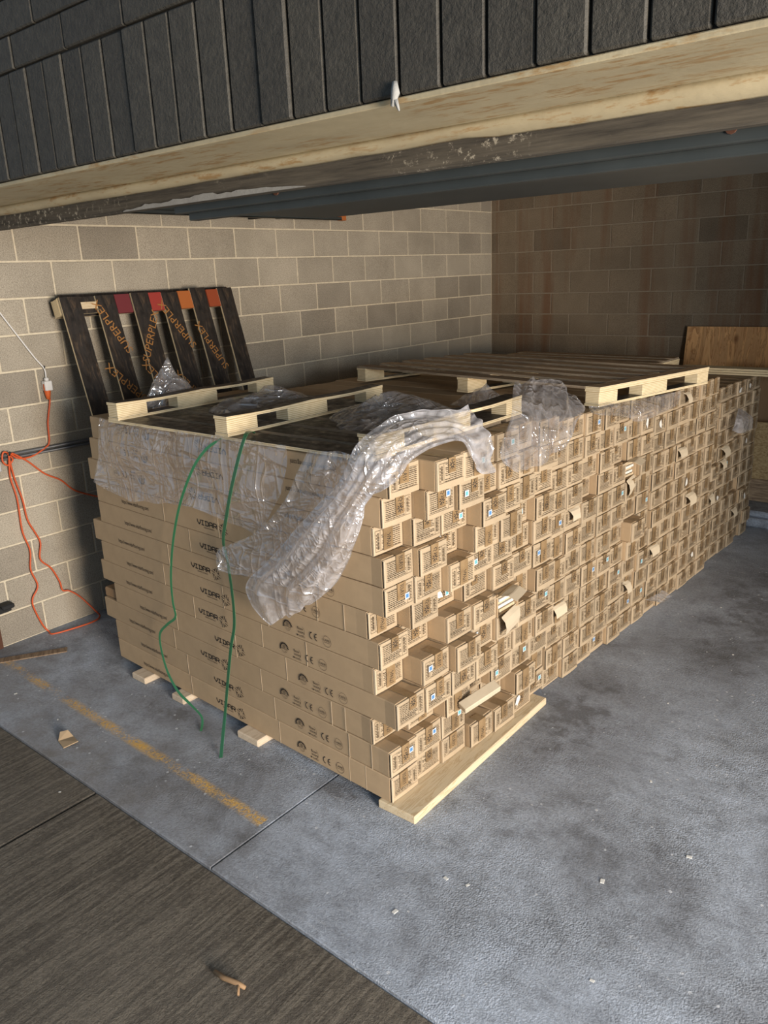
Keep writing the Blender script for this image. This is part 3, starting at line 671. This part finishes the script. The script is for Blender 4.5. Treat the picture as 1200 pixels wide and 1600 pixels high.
for k in range(14): a = R(10 + 180 * k / 13); st2(gear, [(.026 * math.cos(a), .026 * math.sin(a)), (.030 * math.cos(a), .030 * math.sin(a))], .0036)
for k in range(5): st2(gear, [(-.010 + k * .0008, .006 + k * .0025), (.010 - k * .0008, .006 + k * .0025)], .0010)
addtext(gear, 'LAMELLA', .0105, 0, 0); gear_me = gear.mesh('gear_seal_print', M['ink'])
fs = MB(); addtext(fs, 'floor', .019, -.002, .012); addtext(fs, 'score', .019, .003, -.003); ring(fs, .0235, .0245, 16, -80, 60, 0, .004)
st2(fs, [(-.018, -.020), (.024, -.020)], .0016); st2(fs, [(-.012, -.0245), (.024, -.0245)], .001); ring(fs, .001, .0042, 10, 0, 360, -.022, -.021)
fs_me = fs.mesh('score_seal_print', M['ink'])
ce = MB(); ring(ce, .0130, .0172, 18, 95, 265, -.010, 0); ring(ce, .0130, .0172, 18, 95, 265, .020, 0); st2(ce, [(.005, 0), (.015, 0)], .004); ce_me = ce.mesh('ce_mark_print', M['ink'])
cb = MB(); ring(cb, .0235, .0248, 32); addtext(cb, 'CARB2', .0145, 0, .004); addtext(cb, 'COMPLIANT', .0065, 0, -.006); cb_me = cb.mesh('carb_seal_print', M['ink'])
seam = MB().box((-.0011, -.0012, .001), (.0011, 0, .1145)).mesh('board_seam', M['cardedge'])
random.seed(5)
for l in range(12):
    o = cartons[(0, l)]; yf = -(.170 - .003) / 2 - .0009; flipped = l >= 9; zc = .040 if not flipped else .1156 - .040
    for me, d in ((logo_me, -1.05), (url_me, -1.70), (gear_me, -.530), (fs_me, -.447), (ce_me, -.366), (cb_me, -.288)):
        xx = d if not flipped else -LEN - d
        link(me.name, me, o, (xx, yf, zc + (.003 if me is logo_me else .0) * (1 if not flipped else -1)), (0, R(180) if flipped else 0, 0))
    for xs in random.choice(((-.38, -.66, -1.22), (-.64, -1.0, -1.45), (-.12, -.67, -1.38, -.25))):
        link('board_seam', seam, o, (xs + random.uniform(-.03, .03), -(.167) / 2 + .0006, 0))
# torn-open cartons: plank ends inside, flaps hanging out
for (key, word) in (((4, 5), 'fifth'), ((12, 8), 'thirteenth')):
    o = cartons[key]; h = .1156
    mw = o.matrix_basis
    for k in range(5):
        pl = build(MB().box((-.24, -.060, 0), (-.012 - .006 * ((k * 7) % 3), .060, .0135)), 'flooring_plank', M['paper'] if k % 2 else M['pine'], bevel=.001)
        pl.matrix_world = mw @ Matrix.Translation((0, .012, .0075 + k * .0165))
        tag(pl, 'pale plank end, %s from the bottom inside the torn carton in the %s column' % (ORD[k], word), 'plank', 'plank ends in torn cartons')
    for (yy, zz, ry, sc) in ((.0, .006, .3, 1.5), (-.05, h - .01, -1.1, 1.2)):
        f = link('torn_flap', TORN[0 if ry > 0 else 2], o, (.002, yy, zz), (0, ry, .2)); f.scale = (sc, sc, sc); f['label'] = 'pale torn cardboard flap'

# ------------------------------------------------------------------ pallets
T = .013
def ply_board(lo, hi, top=None):
    mb = MB(); mb.mi = 0; mb.box(lo, hi, mtop=1); return mb
def bowed(x0, x1, y0, y1, z, t_, bow, n=8):
    """strip along Y with a gentle sag between its blocks"""
    mb = MB(); vs = []
    for i in range(n + 1):
        u = i / n; y = y0 + (y1 - y0) * u; dz = -bow * abs(math.sin(2 * math.pi * u)) ** 1.5
        vs += [(x0, y, z + dz), (x1, y, z + dz), (x1, y, z + t_ + dz), (x0, y, z + t_ + dz)]
    mb.v = vs
    for i in range(n):
        q = 4 * i
        for k, mi in ((0, 1), (1, 0), (2, 1), (3, 0)):
            k2 = (k + 1) % 4; mb.f.append((q + k, q + 4 + k, q + 4 + k2, q + k2)); mb.m.append(mi)
    mb.f += [(0, 1, 2, 3), (4 * n + 3, 4 * n + 2, 4 * n + 1, 4 * n)]; mb.m += [0, 0]
    return mb
def pallet(label, L, W, runners, boards, rw=.085, upside=False, deckmat=None, edge=False, bow=.006, blk=(.17, .26, .13)):
    root = empty('plywood_pallet'); tag(root, label, 'pallet', 'plywood pallets')
    deckmat = deckmat or M['filmply']; bh = .060
    zdeck, zstr, zblk, zrun = (0, T, 2 * T, 2 * T + bh) if upside else (3 * T - T + bh, T + bh, T, 0)
    for y0, y1 in boards:
        build(ply_board((0, 0, 0), (L - (.09 if edge else 0) + (0 if edge else random.uniform(-.01, .01)), y1 - y0, T)), 'deck_board', [M['oldedge'] if (deckmat == M['deck'] or (upside and y0 > .01)) else M['plyedge'], deckmat], root, loc=(random.uniform(-.006, .006), y0, zdeck), rot=(0, 0, random.uniform(-.006, .006)))
    if edge:
        build(ply_board((0, 0, 0), (.084, W, T)), 'edge_board', [M['plyedge'], M['deck']], root, loc=(L - .082, 0, zdeck))
    for x0 in runners:
        build(ply_board((0, 0, 0), (rw, W, T)), 'stringer', [M['plyedge'], M['pine_end'] if deckmat == M['deck'] else deckmat], root, loc=(x0, 0, zstr))
        build(bowed(0, rw, 0, W, 0, T, bow if upside else 0), 'runner', [M['plyedge'], M['filmply']], root, loc=(x0, 0, zrun), bevel=0)
        ys = (0.0, W * .47 - blk[1] / 2, W - blk[2])
        for y, ln in zip(ys, blk):
            build(MB().box((0, 0, 0), (rw - .004, ln, bh)), 'block', M['plyedge'], root, loc=(x0 + .002, y + .002, zblk), bevel=.002)
    return root
random.seed(31)
def spread(W, n, bw): 
    g = (W - n * bw) / (n - 1); return [(i * (bw + g), i * (bw + g) + bw) for i in range(n)]
p1 = pallet('upturned dark plywood pallet with three raised runners on the nearest carton stack', 1.72, 1.03, (0, .82, 1.635), spread(1.03, 6, .135), upside=True)
p1.location = (1.11, -5.312, 1.4405)
p2 = pallet('pallet lying deck up at the middle of the stack, beside the draped film', 1.86, 1.16, (0, .90, 1.775), spread(1.16, 6, .11), deckmat=M['deck'], edge=True)
p2.location = (1.09, -3.435, 1.4055); p2.rotation_euler = (-.018, .002, R(-8))
p3 = pallet('farthest pallet lying deck up, behind the middle pallet on the stack', 1.45, .95, (0, .70, 1.365), spread(.95, 6, .11), deckmat=M['deck'])
p3.location = (.88, -1.86, 1.2515); p3.rotation_euler = (0, 0, R(-2))
# leaning pallet against the block wall
LL = 2.075
pl = pallet('tall black pallet leaning on the block wall with red and orange painted ends', LL, 1.30, (0, .98, LL - .10), [(i * .2348, i * .2348 + .126) for i in range(6)], rw=.10, blk=(.12, .12, .12))
U = Vector((-.261, 0, .9653)); N_ = Vector((.9653, 0, .261)); Yv = N_.cross(U)
mm = Matrix((U, Yv, N_)).transposed().to_4x4(); mm.translation = Vector((.706, -3.655, .001)) - N_ * .101 + Vector((0, 0, .027)); pl.matrix_world = mm
if Yv.y > 0: pl.location.y -= 1.30
def gap_at(i): return i * .2348 + .126, (i + 1) * .2348
cols = [M['rust'], M['orange'], M['red'], M['maroon']]
for i in range(4):
    a, b = gap_at(i)
    e = build(MB().box((LL - .115, a + .002, .0805), (LL, b - .002, .097)), 'painted_end', cols[i], pl); e['label'] = ('rust red', 'orange', 'bright red', 'maroon')[i] + ' painted end panel'
a, b = gap_at(4)
build(MB().box((LL - .075, a + .002, .0805), (LL - .035, b - .002, .095)), 'bare_end', M['pine'], pl)
pl_boards = sorted([q for q in pl.children if q.name.startswith('deck_board')], key=lambda q: q.location.y)
sup = text_mesh('SUPERPLEX', .072, M['orangeink'])
for i, (bi, xx, an) in enumerate(((4, 1.88, 25), (4, 1.52, 40), (3, 1.80, -28), (3, 1.50, 35), (2, 1.86, 30), (2, 1.42, 40), (1, 1.70, 25))):
    bo = pl_boards[bi]; link('stamp', sup, bo, (xx - bo.location.x, .063, T + .0008), (R(-90), 0, R(an)))
bb = build(MB().box((LL - .035, -.02, .0), (LL + .035, 1.25, .012)), 'back_board', M['filmply'], pl); bb['label'] = 'dark board along the back of the top edge'
build(MB().box((LL - .034, -.026, .001), (LL + .034, -.0205, .011)), 'board_end', M['orangeink'], pl)

# ------------------------------------------------------------------ lumber
fb = build(MB().box((0, 0, 0), (.186, 1.105, .038)), 'lumber_plank', M['pine'], bevel=.004, loc=(2.803, -5.362, 0), rot=(0, 0, R(.9)))
tag(fb, 'long pale pine plank sticking out under the near corner of cartons', 'plank')
for x, w_, y0, word in ((1.00, .125, -5.325, 'leftmost'), (1.375, .10, -5.335, 'middle'), (1.93, .15, -5.365, 'rightmost')):
    s_ = build(MB().box((0, 0, 0), (w_, 1.1, .037)), 'lumber_sleeper', M['pine_end'], bevel=.005, loc=(x, y0, 0), rot=(0, 0, R(-1)))
    tag(s_, '%s of three pale wooden sleepers poking out under the long carton side' % word, 'sleeper', 'sleepers under the cartons')
lb = build(MB().box((0, 0, 0), (.125, .10, .055)), 'lumber_offcut', M['brownboard'], bevel=.006, loc=(.688, -5.235, .3895)); tag(lb, 'dark timber offcut tucked on the left end of the carton stack', 'offcut')

# ------------------------------------------------------------------ plastic film
def patch(grid, nu, nv, amp, seed, freq=3.6):
    def cr(a, b, c, d, t): return .5 * ((2 * b) + (c - a) * t + (2 * a - 5 * b + 4 * c - d) * t * t + (3 * b - a - 3 * c + d) * t ** 3)
    G = [[Vector(p) for p in row] for row in grid]; nr, nc = len(G), len(G[0])
    def row_at(row, t):
        f = t * (len(row) - 1); i = min(int(f), len(row) - 2); q = f - i
        return cr(row[max(i - 1, 0)], row[i], row[i + 1], row[min(i + 2, len(row) - 1)], q)
    pts = []
    for a in range(nu + 1):
        rows = []
        for b in range(nv + 1):
            colp = [row_at(G[r_], b / nv) for r_ in range(nr)]
            rows.append(row_at(colp, a / nu))
        pts.append(rows)
    out = []
    for a in range(nu + 1):
        for b in range(nv + 1):
            p = pts[a][b]; du = pts[min(a + 1, nu)][b] - pts[max(a - 1, 0)][b]; dv = pts[a][min(b + 1, nv)] - pts[a][max(b - 1, 0)]
            n = du.cross(dv); n = n.normalized() if n.length > 1e-9 else Vector((0, -1, 0))
            q = p * freq + Vector((seed, seed * .7, 0))
            r1 = noise.noise(q); r2 = 1 - abs(noise.noise(q * 1.6 + Vector((5, 1, 2)))) * 2.2; r3 = noise.noise(q * 3.3)
            fold = noise.noise(Vector((b / nv * 9 + seed, a / nu * 1.2, seed)))
            r4 = 1 - abs(noise.noise(q * 3.1 + Vector((2, 8, 4)))) * 2.4
            fold2 = 1 - 2 * abs(noise.noise(Vector((b / nv * 4.5 + seed * 2, a / nu * 1.6, seed + 4))))
            d = amp * (.5 * r1 + .25 * r2 + .10 * r4 + .06 * r3 + .9 * fold + .7 * fold2)
            edge = noise.noise(Vector((p.x * 11, p.z * 11, seed))) * .012 * (1 if a in (0, nu) or b in (0, nv) else 0)
            if n.y > 0 and abs(n.y) > .5: n = -n
            out.append(p + n * d + Vector((edge, 0, edge)))
    mb = MB(); mb.v = [tuple(v) for v in out]; w_ = nv + 1
    for a in range(nu):
        for b in range(nv): mb.f.append((a * w_ + b, a * w_ + b + 1, (a + 1) * w_ + b + 1, (a + 1) * w_ + b)); mb.m.append(0)
    return mb
FM = PTS['film']
def film(key, nu, nv, amp, seed, m, label, freq=3.6):
    o = build(patch(FM[key], nu, nv, amp, seed, freq), 'plastic_film', m, smooth=True); tag(o, label, 'plastic film', 'torn plastic wrap on the stack'); return o
film('A', 60, 120, .014, 1.3, M['film'], 'clear film apron hanging over the left of the long carton side')
film('B', 50, 40, .014, 4.1, M['film'], 'narrow clear film tail hanging between the green strap and the bunched film')
film('C', 150, 60, .022, 7.7, M['film_thick'], 'thick bunched whitish film draped around the near top corner of the stack', 4.2)
film('D', 70, 70, .022, 2.9, M['film'], 'crumpled clear film draped over the carton ends below the middle pallet', 4.2)
film('U', 20, 60, .008, 6.2, M['film'], 'strip of clear film trapped under the right edge of the middle pallet')
film('S', 16, 16, .010, 8.8, M['film_thick'], 'small scrap of film hanging on carton ends near the far end of the stack', 14.0)
def heap(cx, cy, z, rx, ry, hh, seed, label, m=None):
    n = 40; g = []; mb = MB()
    for i in range(n + 1):
        for j in range(n + 1):
            u, v = i / n * 2 - 1, j / n * 2 - 1; rr = math.hypot(u, v); an = math.atan2(v, u)
            lim = .78 + .22 * noise.noise((math.cos(an) * 1.5 + seed, math.sin(an) * 1.5, 0))
            k = min(1.0, lim / max(rr, 1e-6)); uu, vv = u * k, v * k
            q = Vector((uu * 2.2 + seed, vv * 2.2, seed)); base = max(0, 1 - math.hypot(uu, vv) / lim)
            dz = hh * (base ** .8) * (.65 + .5 * (1 - 2 * abs(noise.noise(q)))) + .012 * abs(noise.noise(q * 3))
            mb.v.append((cx + uu * rx, cy + vv * ry, z + .003 + max(0, dz)))
    for i in range(n):
        for j in range(n):
            a = i * (n + 1) + j; mb.f.append((a, a + 1, a + n + 2, a + n + 1)); mb.m.append(0)
    o = build(mb, 'plastic_film', m or M['film'], smooth=True); tag(o, label, 'plastic film', 'torn plastic wrap on the stack'); return o
heap(.985, -4.84, 1.441, .14, .22, .23, 1.0, 'peaked clump of clear film in front of the leaning pallet')
heap(1.60, -4.72, 1.455, .30, .36, .12, 3.5, 'low mound of clear film between the left and middle pallet runners')
heap(2.35, -4.62, 1.455, .30, .45, .11, 5.2, 'crumpled film heap between the middle and right pallet runners')
heap(2.45, -3.98, 1.393, .30, .16, .12, 9.1, 'crumpled film heap in the gap between the two flat pallets')
sc_ = patch([[(2.99, -3.06, .135), (3.0, -2.95, .13), (3.0, -2.82, .115)], [(3.05, -3.07, .15), (3.06, -2.95, .10), (3.06, -2.80, .09)]], 10, 24, .010, 3.3, 14)
tag(build(sc_, 'plastic_film', M['film_thick'], smooth=True), 'small strip of film sticking out low on the carton ends above the floor', 'plastic film', 'torn plastic wrap on the stack')

# ------------------------------------------------------------------ green straps
def ribbon(pts, w_, t_, wdir):
    P = smoothpath(pts, 6); mb = MB(); wd = Vector(wdir)
    for i, p in enumerate(P):
        t = (P[min(i + 1, len(P) - 1)] - P[max(i - 1, 0)]).normalized(); s_ = (wd - t * wd.dot(t)).normalized() * w_ / 2; n = t.cross(s_).normalized() * t_ / 2
        mb.v += [tuple(p + s_ + n), tuple(p - s_ + n), tuple(p - s_ - n), tuple(p + s_ - n)]
    for i in range(len(P) - 1):
        q = 4 * i
        for k in range(4): k2 = (k + 1) % 4; mb.f.append((q + k, q + k2, q + 4 + k2, q + 4 + k)); mb.m.append(0)
    e = 4 * (len(P) - 1); mb.f += [(3, 2, 1, 0), (e, e + 1, e + 2, e + 3)]; mb.m += [0, 0]
    return mb
tag(build(ribbon(PTS['strap1'], .013, .0012, (.95, .1, 0)), 'packing_strap', M['strap']), 'thinner green strap hanging with a kink, left of the other strap', 'strap', 'green packing straps')
tag(build(ribbon(PTS['strap2'], .021, .0012, (1, -.15, 0)), 'packing_strap', M['strap']), 'wider green strap hanging straight down to the floor from the pallet', 'strap', 'green packing straps')

# ------------------------------------------------------------------ wall fittings and cords
cord = empty('extension_cord', PTS['cord1'][0]); tag(cord, 'orange extension cord looped on the block wall and trailing on the floor', 'cord')
off = -Vector(PTS['cord1'][0])
for k in ('cord1', 'cord2', 'cord3'):
    build(MB().tube([p + off for p in smoothpath(PTS[k], 6)], .0052, 8), 'cable', M['cord'], cord, smooth=True)
build(MB().tube([(0, .003, .048), (0, .002, .02), (0, .001, -.02), (0, 0, -.045)], [.021, .022, .016, .010], 10), 'connector', M['cordplug'], cord, smooth=True)
wc = empty('power_lead', PTS['wcord'][-1]); tag(wc, 'thin white lead strung across the wall to a plug above the orange cord', 'cord')
off = -Vector(PTS['wcord'][-1])
build(MB().tube([p + off for p in smoothpath(PTS['wcord'], 6)], .0042, 8), 'cable', M['white'], wc, smooth=True)
build(MB().box((-.022, -.024, -.054), (.022, .022, .004)).box((-.012, -.012, .004), (.012, .010, .022)), 'plug', M['white'], wc, bevel=.004)
hk = build(MB().tube([(.0, 0, 0), (.022, 0, 0), (.024, 0, .012)], .004, 6), 'cord_staple', M['black']); hk.location = (.0, -5.034, 1.628); tag(hk, 'black staple holding the white lead on the wall', 'staple')
cd = empty('wall_conduit', (.0, -5.40, 1.15)); tag(cd, 'pair of dark conduits running along the block wall to the stack', 'conduit')
build(MB().tube([(.016, 0, .008), (.016, 1.6, -.006)], .010, 10), 'pipe', M['steel_dark'], cd, smooth=True)
build(MB().tube([(.016, 0, -.014), (.016, 1.6, -.030)], .009, 10), 'pipe', M['steel_dark'], cd, smooth=True)
build(MB().box((.0, -.13, -.075), (.055, -.005, .05)), 'junction_box', M['whitebox'], cd, bevel=.004)
build(MB().tube([(.0, .055, .02), (.05, .055, .012), (.06, .055, .03)], .006, 8), 'hook', M['black'], cd, smooth=True)
jg = empty('door_jamb_guard', (.0, -5.6, 0)); tag(jg, 'rusty steel jamb guard with black clamp at the foot of the block wall', 'guard')
build(MB().box((.0, -.10, 0), (.012, .03, .235)).box((.0, -.10, 0), (.07, -.09, .235)), 'angle', M['ruststeel'], jg, bevel=.002)
build(MB().box((.0, -.02, .235), (.06, .10, .27)).box((.01, .04, .255), (.075, .115, .285)), 'clamp', M['black'], jg, bevel=.006)
tk = empty('door_track', (.25, -5.6, 2.49)); tag(tk, 'dark steel door track with yellow end running back along the block wall', 'track')
build(MB().box((0, 0, 0), (.05, 3.0, .004)).box((0, 0, 0), (.004, 3.0, .05)).box((.046, 0, 0), (.05, 3.0, .022)), 'channel', M['green'], tk)
build(MB().box((-.002, 2.97, -.002), (.052, 3.02, .05)), 'end_stop', M['orange'], tk, bevel=.003)
build(MB().box((-.24, 2.28, .01), (.06, 2.31, .045)).box((-.04, 2.36, .0), (-.01, 2.39, .30)), 'bracket', M['black'], tk)

# ------------------------------------------------------------------ rear right corner
led = build(MB().box((2.62, -.87, 0), (4.6, -.02, .075)).box((2.62, -.83, .075), (4.6, -.02, .125)), 'trim_4', M['floor'], bevel=.012); tag(led, kind='structure')
o = build(MB().box((0, 0, 0), (1.6, .14, .19)), 'timber_beam', M['pine_end'], bevel=.006, loc=(2.68, -.54, .126)); o.data.materials[0] = M['deck']; tag(o, 'long timber beam lying on the concrete ledge behind the stack', 'beam')
o = build(MB().box((0, 0, 0), (1.3, .012, .475)), 'strand_board', M['osb'], loc=(2.70, -.53, .318), rot=(R(-3), 0, 0)); tag(o, 'flaky strand board standing on the beam behind the far end of the stack', 'board')
o = build(MB().box((0, 0, 0), (1.3, .014, 1.09)), 'brown_board', M['brownboard'], loc=(2.66, -.375, .126), rot=(R(-2), 0, 0)); tag(o, 'plain brown board standing behind the strand board', 'board')
o = build(MB().box((0, 0, 0), (1.25, .016, 1.41)), 'fir_plywood', M['fir'], loc=(2.095, -.26, .126), rot=(R(-8.6), 0, 0)); tag(o, 'orange knotty plywood panel leaning on the back wall', 'plywood')
o.rotation_euler = (R(-8.6), 0, 0)
for k, word in enumerate(('lowest', 'middle', 'topmost')):
    o = build(MB().box((0, 0, 0), (1.10 - .05 * k, .15, .013)), 'thin_board', [M['plyedge'], M['deck']], loc=(2.36 + .03 * k, -1.16 + .012 * k, 1.2525 + k * .015), rot=(0, 0, R(.5 * k - .4)))
    tag(o, '%s of three thin boards lying across the far end of the stack' % word, 'board', 'thin boards on the far end')

# ------------------------------------------------------------------ bits on the floor
sc = MB(); sc.add([(-.045, -.03, .002), (.03, -.045, .002), (.05, .02, .012), (-.02, .035, .004), (-.045, -.03, .006), (.03, -.045, .006), (.05, .02, .016), (-.02, .035, .008), (-.075, -.0, .03), (-.055, .03, .032)],
   [(0, 3, 2, 1), (4, 5, 6, 7), (0, 1, 5, 4), (1, 2, 6, 5), (2, 3, 7, 6), (3, 0, 4, 7), (4, 7, 9, 8)])
tag(build(sc, 'cardboard_scrap', M['card'], loc=(1.30, -5.874, 0)), 'small bent cardboard scrap on the floor by the yellow line', 'scrap')
tag(build(MB().tube(PTS['twig'][:4], [.007, .008, .008, .006], 7).tube([PTS['twig'][2], (3.03, -6.30, .012)], [.006, .004], 6), 'twig', M['brownboard'], smooth=True), 'short brown twig lying on the ridged apron concrete', 'twig')
bpy.data.objects['twig'].location.z -= .003
o = build(MB().box((-.03, -.19, 0), (.03, .19, .006)), 'wood_strip', M['brownboard'], loc=(.26, -5.515, .0), rot=(0, 0, R(-32))); o.data.materials[0] = M['deck']; tag(o, 'thin brown strip lying on the floor by the jamb', 'strip')
cf = MB().box((-.025, 0, 0), (.025, .20, .030)).mesh('cardboard_flap', M['cardtorn'], bevel=.003)
o = link('cardboard_piece', cf, None, (2.935, -4.945, .292), (R(14), R(18), R(-14))); tag(o, 'pale folded cardboard piece jammed between low cartons above the pine plank', 'cardboard')
pf = MB(); pf.tube([(0, 0, .035), (.004, -.004, .015), (-.004, -.006, -.01)], [.006, .010, .004], 6).tube([(.004, -.004, .0), (.012, -.004, -.02)], [.006, .002], 5)
tag(build(pf, 'paint_tatter', M['flake'], loc=(3.515, -6.004, 2.425), smooth=True), 'white tatter of peeling caulk hanging at the brick edge', 'tatter', )
random.seed(44)
pb = MB().box((-.006, -.004, 0), (.006, .004, .0015)).mesh('plaster_chip', M['paper'], bevel=.0005)
spots = [(.62, -5.80), (1.06, -5.80), (1.62, -6.10), (1.84, -6.55), (1.95, -6.60), (3.25, -5.52), (3.33, -5.50), (3.62, -4.55), (3.9, -4.9), (3.45, -3.9), (3.55, -3.2), (3.3, -2.6), (3.7, -5.2), (3.85, -5.6), (3.2, -5.75)]
words = ['near the yellow line', 'beside the cardboard scrap', 'at the apron edge', 'on the left apron', 'by the left apron joint', 'off the end of the pine plank', 'just past the pine plank tip', 'on the open floor right of the stack', 'at the right of the open floor', 'beside the second pallet', 'beside the third pallet', 'on the dark far floor', 'on the bright floor', 'low on the bright floor', 'near the apron on the bright floor']
for (x, y), wd in zip(spots, words):
    o = link('plaster_chip', pb, None, (x, y, 0 if y > -6 else -.004), (0, 0, random.random() * 3)); s_ = random.uniform(.8, 1.8); o.scale = (s_, s_, s_)
    tag(o, 'tiny white plaster chip ' + wd, 'chip', 'plaster chips on the floor')
